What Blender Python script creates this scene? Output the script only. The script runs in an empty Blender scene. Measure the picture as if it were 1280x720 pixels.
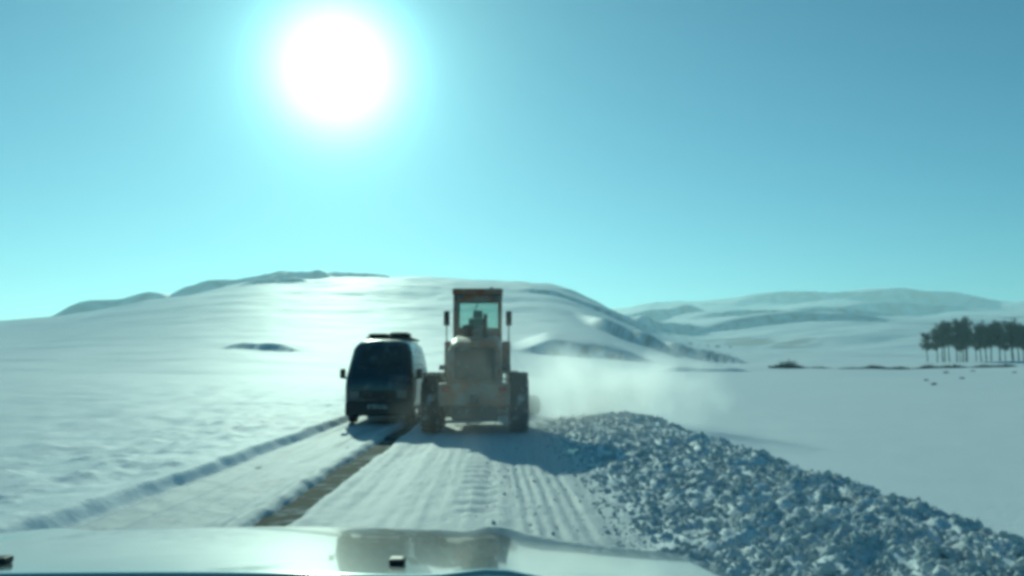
import bpy, bmesh, math, random
import numpy as np
from mathutils import Vector, Matrix, Euler

R = math.radians
scn = bpy.context.scene
col = scn.collection
random.seed(7)

# ------------------------------------------------------------------ camera
CAM_H = 1.5
F = 1000.0                         # focal length in pixels of the 1280 px wide photograph
cd = bpy.data.cameras.new('camera')
cam = bpy.data.objects.new('camera', cd)
col.objects.link(cam)
cam.location = (0, 0, CAM_H)
cam.rotation_euler = Euler((R(90) + math.atan(97 / F), 0, -math.atan(20 / F)), 'XYZ')
cd.sensor_width = 36
cd.lens = 36 * F / 1280
cd.clip_start = 0.05
cd.clip_end = 40000
scn.camera = cam

# ------------------------------------------------------------------ sun and sky
sun_dir = (cam.rotation_euler.to_matrix() @ Vector(((420 - 640) / F, (360 - 86) / F, -1))).normalized()
SUN_EL = math.asin(sun_dir.z)
SUN_AZ = math.atan2(sun_dir.x, sun_dir.y)        # from +Y towards +X

sl = bpy.data.lights.new('sun', 'SUN')
sl.energy = 4.2
sl.angle = R(0.6)
sl.color = (1.0, 0.93, 0.83)
so = bpy.data.objects.new('sun', sl)
col.objects.link(so)
so.rotation_euler = sun_dir.to_track_quat('Z', 'Y').to_euler()

world = bpy.data.worlds.new('World')
scn.world = world
world.use_nodes = True
wt = world.node_tree
wt.nodes.clear()


def wn(t, **kw):
    n = wt.nodes.new(t)
    for k, v in kw.items():
        setattr(n, k, v)
    return n


def wmath(op, a, b=None, c=None):
    n = wn('ShaderNodeMath', operation=op)
    for i, v in enumerate((a, b, c)):
        if v is None:
            continue
        if isinstance(v, (int, float)):
            n.inputs[i].default_value = v
        else:
            wt.links.new(v, n.inputs[i])
    return n.outputs[0]


sky = wn('ShaderNodeTexSky', sky_type='NISHITA')
sky.sun_disc = False
sky.sun_elevation = SUN_EL
sky.sun_rotation = SUN_AZ
sky.altitude = 1500
sky.air_density = 1.0
sky.dust_density = 0.3
sky.ozone_density = 1.0
tint = wn('ShaderNodeMix', data_type='RGBA', blend_type='MULTIPLY')
tint.inputs['Factor'].default_value = 1.0
wt.links.new(sky.outputs[0], tint.inputs['A'])
tint.inputs['B'].default_value = (0.56, 0.95, 1.16, 1)
bg = wn('ShaderNodeBackground')
bg.inputs['Strength'].default_value = 0.08
wt.links.new(tint.outputs['Result'], bg.inputs['Color'])
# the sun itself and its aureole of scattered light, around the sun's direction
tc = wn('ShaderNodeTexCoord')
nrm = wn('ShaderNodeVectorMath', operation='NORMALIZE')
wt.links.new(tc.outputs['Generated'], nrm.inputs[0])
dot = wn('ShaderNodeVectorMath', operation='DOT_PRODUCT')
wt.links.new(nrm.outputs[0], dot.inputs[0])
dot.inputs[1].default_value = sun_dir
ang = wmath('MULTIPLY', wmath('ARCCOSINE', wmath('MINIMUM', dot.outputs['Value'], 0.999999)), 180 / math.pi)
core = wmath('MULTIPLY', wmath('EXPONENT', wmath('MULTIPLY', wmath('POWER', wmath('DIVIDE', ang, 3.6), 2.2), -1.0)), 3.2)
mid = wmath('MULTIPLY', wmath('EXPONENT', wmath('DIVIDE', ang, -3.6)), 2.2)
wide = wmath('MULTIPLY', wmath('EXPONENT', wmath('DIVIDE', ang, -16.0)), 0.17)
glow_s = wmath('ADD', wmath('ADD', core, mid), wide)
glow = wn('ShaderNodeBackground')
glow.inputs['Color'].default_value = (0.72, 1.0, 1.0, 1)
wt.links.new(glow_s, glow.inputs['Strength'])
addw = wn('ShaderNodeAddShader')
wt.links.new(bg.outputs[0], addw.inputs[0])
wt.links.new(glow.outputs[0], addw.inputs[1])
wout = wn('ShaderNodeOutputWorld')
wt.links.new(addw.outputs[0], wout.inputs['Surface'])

vs = scn.view_settings
vs.view_transform = 'Standard'
vs.look = 'None'
vs.gamma = 1.0
vs.exposure = -0.27
vs.use_white_balance = True            # the greenish blue cast of the photograph's camera
vs.white_balance_temperature = 5750
vs.white_balance_tint = -31

scn.render.engine = 'CYCLES'
scn.cycles.use_denoising = True
scn.cycles.filter_width = 3.9          # the soft picture of a small camera
scn.cycles.volume_bounces = 1
scn.cycles.volume_max_steps = 256


# ------------------------------------------------------------------ material helpers
def mat(name, base, rough=0.6, metal=0.0, spec=0.5, var=0.0, vscale=4.0, bump=0.0, bscale=30.0, coat=0.0, dirt=None,
        dscale=3.0, damt=0.5):
    """Principled material with colour variation, a dirt or snow layer and bump, all in object space."""
    m = bpy.data.materials.new(name)
    m.use_nodes = True
    nt = m.node_tree
    b = nt.nodes['Principled BSDF']
    b.inputs['Roughness'].default_value = rough
    b.inputs['Metallic'].default_value = metal
    b.inputs['Specular IOR Level'].default_value = spec
    b.inputs['Coat Weight'].default_value = coat
    b.inputs['Base Color'].default_value = (*base, 1)
    tcn = nt.nodes.new('ShaderNodeTexCoord')
    src = None
    if var > 0:
        n = nt.nodes.new('ShaderNodeTexNoise')
        n.inputs['Scale'].default_value = vscale
        n.inputs['Detail'].default_value = 6
        nt.links.new(tcn.outputs['Object'], n.inputs['Vector'])
        mr = nt.nodes.new('ShaderNodeMapRange')
        mr.inputs[1].default_value = 0.3
        mr.inputs[2].default_value = 0.7
        mr.inputs[3].default_value = 1 - var
        mr.inputs[4].default_value = 1 + var
        nt.links.new(n.outputs['Fac'], mr.inputs[0])
        mx = nt.nodes.new('ShaderNodeVectorMath')
        mx.operation = 'SCALE'
        mx.inputs[0].default_value = base
        nt.links.new(mr.outputs[0], mx.inputs['Scale'])
        src = mx.outputs[0]
    if dirt is not None:
        n2 = nt.nodes.new('ShaderNodeTexNoise')
        n2.inputs['Scale'].default_value = dscale
        n2.inputs['Detail'].default_value = 8
        n2.inputs['Roughness'].default_value = 0.65
        nt.links.new(tcn.outputs['Object'], n2.inputs['Vector'])
        mr2 = nt.nodes.new('ShaderNodeMapRange')
        mr2.inputs[1].default_value = 0.62 - 0.25 * damt
        mr2.inputs[2].default_value = 0.78 - 0.25 * damt
        nt.links.new(n2.outputs['Fac'], mr2.inputs[0])
        mm = nt.nodes.new('ShaderNodeMix')
        mm.data_type = 'RGBA'
        nt.links.new(mr2.outputs[0], mm.inputs['Factor'])
        if src is not None:
            nt.links.new(src, mm.inputs['A'])
        else:
            mm.inputs['A'].default_value = (*base, 1)
        mm.inputs['B'].default_value = (*dirt, 1)
        src = mm.outputs['Result']
    if src is not None:
        nt.links.new(src, b.inputs['Base Color'])
    if bump > 0:
        n3 = nt.nodes.new('ShaderNodeTexNoise')
        n3.inputs['Scale'].default_value = bscale
        n3.inputs['Detail'].default_value = 5
        nt.links.new(tcn.outputs['Object'], n3.inputs['Vector'])
        bp = nt.nodes.new('ShaderNodeBump')
        bp.inputs['Strength'].default_value = bump
        bp.inputs['Distance'].default_value = 0.02
        nt.links.new(n3.outputs['Fac'], bp.inputs['Height'])
        nt.links.new(bp.outputs[0], b.inputs['Normal'])
    return m


SNOWC = (0.80, 0.83, 0.85)
M = {
    'orange': mat('orange_paint', (0.27, 0.10, 0.05), 0.55, var=0.2, dirt=(0.30, 0.25, 0.22), dscale=2.5, damt=0.7),
    'rubber': mat('tyre_rubber', (0.022, 0.022, 0.024), 0.85, var=0.3, dirt=(0.45, 0.46, 0.47), dscale=5, damt=0.35),
    'steel': mat('dark_steel', (0.05, 0.05, 0.055), 0.5, 0.4, var=0.3, dirt=(0.32, 0.32, 0.32), dscale=4, damt=0.3),
    'blade': mat('worn_steel', (0.30, 0.28, 0.26), 0.4, 0.8, var=0.3),
    'black': mat('black_plastic', (0.02, 0.02, 0.022), 0.6, var=0.2),
    'navy': mat('dark_blue_paint', (0.012, 0.030, 0.048), 0.35, coat=0.5, var=0.15, dirt=(0.13, 0.14, 0.15), dscale=2.2, damt=0.35),
    'redlens': mat('red_lens', (0.35, 0.015, 0.01), 0.25),
    'amber': mat('amber_lens', (0.6, 0.22, 0.02), 0.25),
    'lens': mat('clear_lens', (0.12, 0.13, 0.14), 0.2),
    'plate': mat('plate_white', (0.35, 0.36, 0.36), 0.4, dirt=(0.1,0.1,0.1), damt=0.8, dscale=9),
    'canvas': mat('dark_canvas', (0.045, 0.05, 0.055), 0.9, var=0.3, bump=0.4, bscale=12),
    'silver': mat('pale_car_paint', (0.50, 0.54, 0.51), 0.16, 0.55, var=0.02, coat=0.8),
    'bark': mat('grey_bark', (0.055, 0.05, 0.045), 0.9, var=0.3),
    'twig': mat('brown_twig', (0.16, 0.17, 0.165), 0.9, var=0.25),
    'straw': mat('dry_straw', (0.10, 0.085, 0.05), 0.9, var=0.25),
    'asphalt': mat('wet_asphalt', (0.040, 0.055, 0.045), 0.92, spec=0.1, var=0.3, vscale=3, dirt=(0.35, 0.37, 0.38), dscale=2.6, damt=0.45, bump=0.3, bscale=60),
    'seat': mat('dark_seat', (0.03, 0.03, 0.035), 0.8),
}


def glass_mat(name, tint_c, rough=0.03):
    m = bpy.data.materials.new(name)
    m.use_nodes = True
    nt = m.node_tree
    nt.nodes.clear()
    tr = nt.nodes.new('ShaderNodeBsdfTransparent')
    tr.inputs['Color'].default_value = (*tint_c, 1)
    gl = nt.nodes.new('ShaderNodeBsdfGlossy')
    gl.inputs['Roughness'].default_value = rough
    lw = nt.nodes.new('ShaderNodeFresnel')
    lw.inputs['IOR'].default_value = 1.5
    mx = nt.nodes.new('ShaderNodeMixShader')
    nt.links.new(lw.outputs[0], mx.inputs[0])
    nt.links.new(tr.outputs[0], mx.inputs[1])
    nt.links.new(gl.outputs[0], mx.inputs[2])
    o = nt.nodes.new('ShaderNodeOutputMaterial')
    nt.links.new(mx.outputs[0], o.inputs['Surface'])
    return m


M['glass'] = glass_mat('cab_glass', (0.82, 0.9, 0.88))
M['vanglass'] = glass_mat('tinted_glass', (0.25, 0.30, 0.32), 0.08)


def snow_mat(name, with_bare_shade):
    m = bpy.data.materials.new(name)
    m.use_nodes = True
    nt = m.node_tree
    b = nt.nodes['Principled BSDF']
    b.inputs['Roughness'].default_value = 0.7
    b.inputs['Specular IOR Level'].default_value = 0.12
    geo = nt.nodes.new('ShaderNodeNewGeometry')
    n = nt.nodes.new('ShaderNodeTexNoise')
    n.inputs['Scale'].default_value = 0.6
    n.inputs['Detail'].default_value = 8
    nt.links.new(geo.outputs['Position'], n.inputs['Vector'])
    cr = nt.nodes.new('ShaderNodeMix')
    cr.data_type = 'RGBA'
    nt.links.new(n.outputs['Fac'], cr.inputs['Factor'])
    cr.inputs['A'].default_value = (0.76, 0.80, 0.83, 1)
    cr.inputs['B'].default_value = (0.84, 0.86, 0.87, 1)
    src = cr.outputs['Result']
    if with_bare_shade:
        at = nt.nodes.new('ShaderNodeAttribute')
        at.attribute_name = 'bare_shade'
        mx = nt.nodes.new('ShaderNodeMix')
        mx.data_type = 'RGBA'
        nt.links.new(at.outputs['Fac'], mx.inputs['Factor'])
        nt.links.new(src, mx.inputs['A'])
        mx.inputs['B'].default_value = (0.10, 0.09, 0.075, 1)  # exposed earth colour, also used as painted shade on scarp faces
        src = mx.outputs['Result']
        at2 = nt.nodes.new('ShaderNodeAttribute')
        at2.attribute_name = 'dirty'
        mx2 = nt.nodes.new('ShaderNodeMix')
        mx2.data_type = 'RGBA'
        nt.links.new(at2.outputs['Fac'], mx2.inputs['Factor'])
        nt.links.new(src, mx2.inputs['A'])
        mx2.inputs['B'].default_value = (0.36, 0.385, 0.40, 1)
        src = mx2.outputs['Result']
    nt.links.new(src, b.inputs['Base Color'])
    n2 = nt.nodes.new('ShaderNodeTexNoise')
    n2.inputs['Scale'].default_value = 9
    n2.inputs['Detail'].default_value = 8
    n2.inputs['Roughness'].default_value = 0.65
    nt.links.new(geo.outputs['Position'], n2.inputs['Vector'])
    bp = nt.nodes.new('ShaderNodeBump')
    bp.inputs['Strength'].default_value = 0.5
    bp.inputs['Distance'].default_value = 0.03
    nt.links.new(n2.outputs['Fac'], bp.inputs['Height'])
    nt.links.new(bp.outputs[0], b.inputs['Normal'])
    return m


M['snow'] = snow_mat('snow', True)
M['clod'] = snow_mat('clod_snow', False)
_mx = [n for n in M['clod'].node_tree.nodes if n.bl_idname == 'ShaderNodeMix'][0]
_mx.inputs['A'].default_value = (0.38, 0.42, 0.43, 1)
_mx.inputs['B'].default_value = (0.68, 0.72, 0.73, 1)
[n for n in M['clod'].node_tree.nodes if n.bl_idname == 'ShaderNodeTexNoise'][0].inputs['Scale'].default_value = 2.5


# ------------------------------------------------------------------ mesh helpers
class MB:
    def __init__(self):
        self.v, self.f = [], []

    def add(self, vs_, fs_):
        o = len(self.v)
        self.v += [tuple(p) for p in vs_]
        self.f += [tuple(i + o for i in f) for f in fs_]
        return self

    def box(self, x0, x1, y0, y1, z0, z1, bev=0.0, mtx=None):
        bm = bmesh.new()
        bmesh.ops.create_cube(bm, size=1)
        for v in bm.verts:
            v.co = Vector(((x0 + x1) / 2 + v.co.x * (x1 - x0), (y0 + y1) / 2 + v.co.y * (y1 - y0), (z0 + z1) / 2 + v.co.z * (z1 - z0)))
        if bev > 0:
            bmesh.ops.bevel(bm, geom=bm.edges[:], offset=bev, segments=2, profile=0.6, affect='EDGES')
        if mtx is not None:
            bm.transform(mtx)
        bm.verts.index_update()
        self.add([v.co for v in bm.verts], [[v.index for v in f.verts] for f in bm.faces])
        bm.free()
        return self

    def tube(self, pts, r, n=8, cap=True):
        pts = [Vector(p) for p in pts]
        rs = r if isinstance(r, (list, tuple)) else [r] * len(pts)
        rings = []
        for i, p in enumerate(pts):
            d = (pts[min(i + 1, len(pts) - 1)] - pts[max(i - 1, 0)]).normalized()
            up = Vector((0, 0, 1)) if abs(d.z) < 0.9 else Vector((1, 0, 0))
            a = d.cross(up).normalized()
            b = a.cross(d)
            rings.append([p + (a * math.cos(2 * math.pi * k / n) + b * math.sin(2 * math.pi * k / n)) * rs[i] for k in range(n)])
        vs_ = [q for ring in rings for q in ring]
        fs_ = []
        for i in range(len(rings) - 1):
            for k in range(n):
                fs_.append((i * n + k, i * n + (k + 1) % n, (i + 1) * n + (k + 1) % n, (i + 1) * n + k))
        if cap:
            fs_.append(tuple(range(n - 1, -1, -1)))
            fs_.append(tuple((len(rings) - 1) * n + k for k in range(n)))
        return self.add(vs_, fs_)

    def lathe(self, prof, n=32, axis='X', c=(0, 0, 0)):
        """prof: list of (along, radius), closed loop round the axis"""
        vs_, fs_ = [], []
        m = len(prof)
        for k in range(n):
            a = 2 * math.pi * k / n
            for (t, r) in prof:
                if axis == 'X':
                    vs_.append((c[0] + t, c[1] + r * math.cos(a), c[2] + r * math.sin(a)))
                else:
                    vs_.append((c[0] + r * math.cos(a), c[1] + r * math.sin(a), c[2] + t))
        for k in range(n):
            for j in range(m - 1):
                fs_.append((k * m + j, k * m + j + 1, ((k + 1) % n) * m + j + 1, ((k + 1) % n) * m + j))
        return self.add(vs_, fs_)

    def prism(self, poly, x0, x1):
        """(y, z) polygon extruded along X"""
        n = len(poly)
        vs_ = [(x0, p[0], p[1]) for p in poly] + [(x1, p[0], p[1]) for p in poly]
        fs_ = [tuple(range(n)), tuple(range(2 * n - 1, n - 1, -1))]
        fs_ += [(i, i + n, (i + 1) % n + n, (i + 1) % n) for i in range(n)]
        return self.add(vs_, fs_)

    def build(self, name, m, parent=None, smooth=False, loc=None):
        me = bpy.data.meshes.new(name)
        me.from_pydata(self.v, [], self.f)
        bm = bmesh.new()
        bm.from_mesh(me)
        bmesh.ops.recalc_face_normals(bm, faces=bm.faces[:])
        bm.to_mesh(me)
        bm.free()
        if smooth:
            me.polygons.foreach_set('use_smooth', [True] * len(me.polygons))
        me.materials.append(M[m] if isinstance(m, str) else m)
        o = bpy.data.objects.new(name, me)
        col.objects.link(o)
        if parent is not None:
            o.parent = parent
        if loc is not None:
            o.location = loc
        return o


def tag(o, label=None, cat=None, group=None, kind=None):
    for k, v in (('label', label), ('category', cat), ('group', group), ('kind', kind)):
        if v:
            o[k] = v
    return o


def empty(name, loc, rz=0.0):
    o = bpy.data.objects.new(name, None)
    col.objects.link(o)
    o.location = loc
    o.rotation_euler = (0, 0, rz)
    o.empty_display_size = 0.3
    return o


def copy_tree(o, parent=None):
    c = o.copy()
    col.objects.link(c)
    c.parent = parent
    for ch in list(o.children):
        copy_tree(ch, c)
    return c


# ------------------------------------------------------------------ terrain
rng = np.random.default_rng(11)
PERM = rng.permutation(512)
GRAD = np.stack([np.cos(np.linspace(0, 2 * np.pi, 64, endpoint=False)), np.sin(np.linspace(0, 2 * np.pi, 64, endpoint=False))], 1)


def perlin(x, y):
    xi = np.floor(x).astype(np.int64)
    yi = np.floor(y).astype(np.int64)
    xf, yf = x - xi, y - yi
    u = xf * xf * xf * (xf * (xf * 6 - 15) + 10)
    v = yf * yf * yf * (yf * (yf * 6 - 15) + 10)

    def g(ix, iy, dx, dy):
        h = PERM[(PERM[ix & 511] + iy) & 511] & 63
        return GRAD[h, 0] * dx + GRAD[h, 1] * dy
    a = g(xi, yi, xf, yf)
    b = g(xi + 1, yi, xf - 1, yf)
    c = g(xi, yi + 1, xf, yf - 1)
    d = g(xi + 1, yi + 1, xf - 1, yf - 1)
    return (a + u * (b - a)) * (1 - v) + (c + u * (d - c)) * v * 1.0


def fbm(x, y, octv=4, gain=0.5):
    s, a = 0, 1.0
    for i in range(octv):
        s = s + a * perlin(x * 2 ** i + 17.3 * i, y * 2 ** i + 5.1 * i)
        a *= gain
    return s


def sst(a, b, x):
    t = np.clip((x - a) / (b - a), 0, 1)
    return t * t * (3 - 2 * t)


RIDGE_Y = 1300.0
RX = np.array([-6000, -1500, -1000, -800, -708, -580, -455, -325, -210, -100, 0, 78, 169, 234, 325, 420, 6000])
RZ = np.array([30, 40, 62, 80, 92, 104, 110, 130, 140, 140, 132, 116, 84, 56, 26, 20, 20])
# scarps: (x0, x1, y at x0, y at x1, height, face width, back fade length)
SCARPS = [
    (8, 38, 200, 192, 3.0, 4.8, 60),
    (48, 76, 400, 330, 6.0, 10, 60),
    (80, 104, 380, 330, 5.0, 9, 50),
    (-66, -44, 196, 176, 1.3, 2.2, 25),
    (-430, -150, 1235, 1275, 17.0, 27, 120),
    (-470, -330, 1110, 1160, 17.0, 27, 90),
    (-340, -240, 1150, 1130, 14.0, 22, 70),
    (-640, -480, 1120, 1150, 24.0, 38, 120),
    (-300, -200, 900, 860, 7.0, 12, 60),
    (60, 190, 900, 850, 6.0, 10, 60),
    (20, 120, 640, 600, 3.5, 6, 40),
    (200, 330, 1150, 1250, 14.0, 26, 160),
    (330, 640, 1250, 1300, 13.0, 24, 170),
    (420, 900, 1650, 1700, 16.0, 32, 200),
    (250, 520, 1800, 1950, 22.0, 42, 260),
    (800, 1500, 2300, 2350, 30.0, 56, 320),
    (900, 2000, 2900, 3000, 40.0, 75, 500),
    (22, 36, 108, 112, 0.6, 1.1, 12),
]


def terrain(X, Y):
    """height of the snow and masks for exposed ground with painted scarp shade, and dirty snow"""
    Yp = np.maximum(Y, 0)
    # wide gentle country
    z = 0.0125 * np.clip(Yp - 20, 0, 420) * sst(-60, 40, X) - 0.12 * sst(3.4, 4.4, X)
    z = z + 0.075 * np.clip(Yp - 440, 0, 2600) * sst(0, 500, X)
    # left side rises from the road
    L = np.clip(-X - 4.5, 0, None)
    z = z + sst(0, 60, L) * 1.6 + 0.012 * np.clip(L, 0, 150) * sst(0, 80, Yp)
    # dome hill
    zr = np.interp(X, RX, RZ)
    # smooth the piecewise ridge line
    for dx in (25, 50):
        zr = zr + np.interp(X - dx, RX, RZ) + np.interp(X + dx, RX, RZ)
    zr = zr / 5
    t = np.clip((Yp - 90) / (RIDGE_Y - 90), 0, 1)
    s = t * t * (3 - 2 * t) * 0.75 + 0.25 * t
    back = np.exp(-(np.clip(Yp - RIDGE_Y, 0, None) / 900) ** 2)
    w = 1 - sst(0.06, 0.30, X / np.maximum(Yp, 60)) * (1 - 0.25 * sst(900, 1800, Yp))
    w = w * (1 - 0.42 * sst(0.27, 0.64, -X / np.maximum(Yp, 60)))
    dome = zr * s * back * w
    z = z * (0.35 + 0.65 * sst(-80, 200, X)) + dome
    z = z - 2.8 * np.exp(-((X - 24) / 17) ** 2 - ((Y - 188) / 16) ** 2)
    # rolling relief that grows with distance
    far = sst(120, 900, Yp)
    z = z + far * (14 * fbm(X / 420, Y / 420, 4) + 2.2 * fbm(X / 60 + 9, Y / 60, 3)) + sst(25, 200, Yp + np.abs(X)) * 0.7 * fbm(X / 28, Y / 28, 3)
    z = z + sst(150, 500, Yp) * 1.5 * fbm(X / 330 + 2, Y / 75 + 6, 3)
    z = z + sst(1500, 3200, Yp) * (60 * fbm(X / 900 + 4, Y / 900 + 2, 4) + 20)
    z = z + sst(2500, 5500, Yp) * 60
    bare_shade = np.zeros_like(X)
    zf, bf, Xf, Yf = z, bare_shade, X, Y
    for (x0, x1, y0, y1, H, wf, bl) in SCARPS:
        rows = np.where((Yf[:, 0] > min(y0, y1) - 0.25 * (x1 - x0)) & (Yf[:, 0] < max(y0, y1) + 0.25 * (x1 - x0) + wf + 3 * bl))[0]
        cols = np.where((Xf[0] > x0 - 0.15 * (x1 - x0)) & (Xf[0] < x1 + 0.15 * (x1 - x0)))[0]
        if len(rows) == 0 or len(cols) == 0:
            continue
        sl_ = (slice(rows[0], rows[-1] + 1), slice(cols[0], cols[-1] + 1))
        X, Y, z, bare_shade = Xf[sl_], Yf[sl_], zf[sl_], bf[sl_]
        tt = (X - x0) / (x1 - x0)
        m = sst(-0.12, 0.22, tt) * (1 - sst(0.78, 1.12, tt))
        ln = x1 - x0
        m = m * (1 + 0.45 * perlin(X / (ln * 0.3) + 3.7, np.full_like(X, y0 * 0.013)))
        yc = y0 + (y1 - y0) * tt + ln * 0.10 * perlin(X / (ln * 0.22), np.full_like(X, y0 * 0.01)) + ln * 0.03 * perlin(X / (ln * 0.06), np.full_like(X, y0 * 0.02))
        d = Y - yc
        up = sst(0, wf, d) * np.exp(-(np.clip(d - wf, 0, None) / bl) ** 2)
        z = z + H * m * up
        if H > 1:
            bare_shade = np.maximum(bare_shade, m * sst(-wf * 0.1, wf * 0.2, d) * (1 - sst(wf * 0.8, wf * 1.1, d)) * sst(-0.25, 0.25, fbm(X / (wf * 0.9), Y / (wf * 0.6), 4, 0.6)) * 0.5)  # shade of the steep scarp faces painted into the ground colour
        zf[sl_], bf[sl_] = z, bare_shade
    z, bare_shade, X, Y = zf, bf, Xf, Yf
    bare_shade = np.maximum(bare_shade, 0.5 * far * sst(0.34, 0.52, fbm(X / 190 + 31, Y / 120 + 3, 5, 0.6)) * sst(-20, 260, X))
    bare_shade = np.maximum(bare_shade, 0.25 * sst(60, 140, Yp) * sst(0.55, 0.7, fbm(X / 14, Y / 9 + 31, 3)) * sst(10, 60, X))

    return z, bare_shade


def near_ground(X, Y, z):
    """road, bank and windrow relief added to the terrain close to the road"""
    Yp = np.maximum(Y, 0)
    near = 1 - sst(45, 95, Yp)
    dirty = np.zeros_like(X)
    wob = 0.05 * perlin(Y * 0.35, Y * 0 + 3.3) + 0.025 * perlin(Y * 1.7, Y * 0 + 8.1)
    # left bank: rut at the lane edge and a low uneven lip
    e = X + 4.1 + wob * 1.5
    z = z - near * 0.10 * np.exp(-(e / 0.11) ** 2)
    z = z + near * 0.085 * (1 - sst(-0.22, -0.04, e + 0.10 * fbm(X * 1.5, Y * 0.8 + 2, 3)))
    bankm = (1 - sst(-0.5, -0.1, e))
    z = z + near * bankm * (0.10 * fbm(X * 0.55, Y * 0.30, 4) + 0.03 * fbm(X * 2.2, Y * 1.1 + 4, 3))
    rough_l = bankm * np.exp(-((X + 6.2) / 2.0) ** 2)
    z = z + near * rough_l * 0.10 * np.clip(fbm(X * 1.6 + 2, Y * 0.9, 4, 0.6) - 0.05, 0, None)
    rgt = sst(4.6, 7.0, X)
    z = z + (1 - sst(60, 160, Yp)) * rgt * (0.05 * fbm(X * 0.22, Y * 0.12 + 5, 4) + 0.012 * fbm(X * 1.3, Y * 0.5 + 5, 3))
    # driven snow of the road: streaks along the way
    roadm = sst(-4.12, -3.95, X) * (1 - sst(1.0, 1.6, X))
    st = fbm(X * 5.5, Y * 0.22, 4, 0.62)
    z = z + near * roadm * (0.013 * st + 0.010 * fbm(X * 3.2, Y * 2.6, 4, 0.6))
    for xc, wd, dp in ((-3.6, 0.16, 0.035), (-2.85, 0.15, 0.03), (-1.45, 0.2, 0.03)):
        z = z - near * dp * np.exp(-((X - xc - wob * 1.5) / wd) ** 4) * (0.7 + 0.6 * fbm(X * 2, Y * 0.7, 2))
    # bare strip between two ridges
    ew = 0.06 * fbm(Y * 0.9, Y * 0 + 1.5, 4, 0.6)
    sxl, sxr = -2.34 + wob + ew, -1.99 + wob - 0.8 * ew + 0.03 * perlin(Y * 2.3, Y * 0 + 5)
    strip = sst(-0.02, 0.035, X - sxl) * (1 - sst(-0.035, 0.02, X - sxr))
    z = z + near * (0.065 * np.exp(-((X - sxl + 0.13) / 0.085) ** 2) + 0.02 * np.exp(-((X - sxr - 0.10) / 0.08) ** 2)) * (0.75 + 0.5 * perlin(Y * 1.1, Y * 0 + 9))
    z = z - near * 0.085 * strip
    # tread prints
    lad = np.exp(-((X + 0.22 - wob) / 0.20) ** 6) * sst(8.0, 8.6, Y) * (1 - sst(12.6, 13.6, Y))
    z = z - near * 0.022 * lad * np.clip(np.sin(Y * 2 * np.pi / 0.52), -0.2, 1)
    gro = sst(0.16, 0.22, X - wob) * (1 - sst(0.84, 0.92, X - wob)) * (1 - sst(12.5, 15.5, Y))
    ph = (X - wob) * 2 * np.pi / 0.135
    z = z - near * 0.02 * gro * np.clip(np.sin(ph), 0, 1) * (0.6 + 0.8 * np.clip(fbm(X * 2.0, Y * 1.1, 2) + 0.4, 0, 1))
    # windrow thrown up by the blade
    bend = 1 - sst(19.0, 24.0, Y)
    cw = 0.18 * fbm(Y * 0.45, Y * 0 + 2.2, 3)
    up = sst(1.05, 3.2, X + cw) * (1 - sst(3.25, 4.5, X + cw))
    bh = 0.31 + 0.10 * fbm(Y * 0.6, Y * 0 + 7.7, 3)
    z = z + bend * bh * up
    rub = sst(0.95, 1.9, X + cw * 1.5) * (1 - sst(3.5, 4.4, X + cw))
    rf = fbm(X * 2.1 + 3, Y * 1.9, 5, 0.62)
    rid = 1 - 2 * np.abs(fbm(X * 3.1 + 8, Y * 2.5, 3, 0.55))
    z = z + bend * rub * (0.09 * rf + 0.06 * rid + 0.03 * fbm(X * 6.3, Y * 5.1, 3, 0.6))
    dirty = np.maximum(dirty, bend * rub * 0.55 * sst(-0.15, 0.35, fbm(X * 2.7 + 5, Y * 2.2, 4, 0.6)))
    dirty = np.maximum(dirty, near * roadm * 0.55)
    dirty = np.maximum(dirty, near * roadm * (0.62 + 0.15 * (1 - sst(-2.6, -2.2, X))) * sst(-0.05, 0.45, fbm(X * 4.5 + 5, Y * 0.25 + 3, 4, 0.6)))
    return z, dirty


def axis_x():
    core_ = np.arange(-4.7, 4.4, 0.035)
    right = [core_[-1]]
    st = 0.035
    while right[-1] < 6500:
        st *= 1.0235
        right.append(right[-1] + st)
    left = [core_[0]]
    st = 0.035
    while left[-1] > -5000:
        st *= 1.0235
        left.append(left[-1] - st)
    return np.concatenate([np.array(left[:0:-1]), core_, np.array(right[1:])])


def axis_y():
    y = list(np.arange(-14, 4.6, 0.3))
    while y[-1] < 7000:
        y.append(y[-1] + max(0.035, y[-1] * 0.0078))
    return np.array(y)


AX, AY = axis_x(), axis_y()
GX, GY = np.meshgrid(AX, AY)
GZ, BARE_SHADE = terrain(GX, GY)
DIRTY = np.zeros_like(GZ)
JN = int(np.searchsorted(AY, 165.0))
GZ[:JN], DIRTY[:JN] = near_ground(GX[:JN], GY[:JN], GZ[:JN])
nx, ny = len(AX), len(AY)
gm = bpy.data.meshes.new('snow_ground')
gm.vertices.add(nx * ny)
gm.vertices.foreach_set('co', np.stack([GX, GY, GZ], -1).astype(np.float32).ravel())
ii = np.arange(nx * ny).reshape(ny, nx)
quads = np.stack([ii[:-1, :-1], ii[:-1, 1:], ii[1:, 1:], ii[1:, :-1]], -1).reshape(-1, 4)
nq = len(quads)
gm.loops.add(nq * 4)
gm.loops.foreach_set('vertex_index', quads.astype(np.int32).ravel())
gm.polygons.add(nq)
gm.polygons.foreach_set('loop_start', np.arange(0, nq * 4, 4, dtype=np.int32))
gm.polygons.foreach_set('loop_total', np.full(nq, 4, dtype=np.int32))
gm.polygons.foreach_set('use_smooth', np.ones(nq, dtype=bool))
gm.update()
for nm, arr in (('bare_shade', BARE_SHADE), ('dirty', DIRTY)):
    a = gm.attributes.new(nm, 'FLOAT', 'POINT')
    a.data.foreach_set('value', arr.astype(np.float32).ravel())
gm.materials.append(M['snow'])
ground = bpy.data.objects.new('snow_ground', gm)
col.objects.link(ground)
tag(ground, kind='structure')


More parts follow.
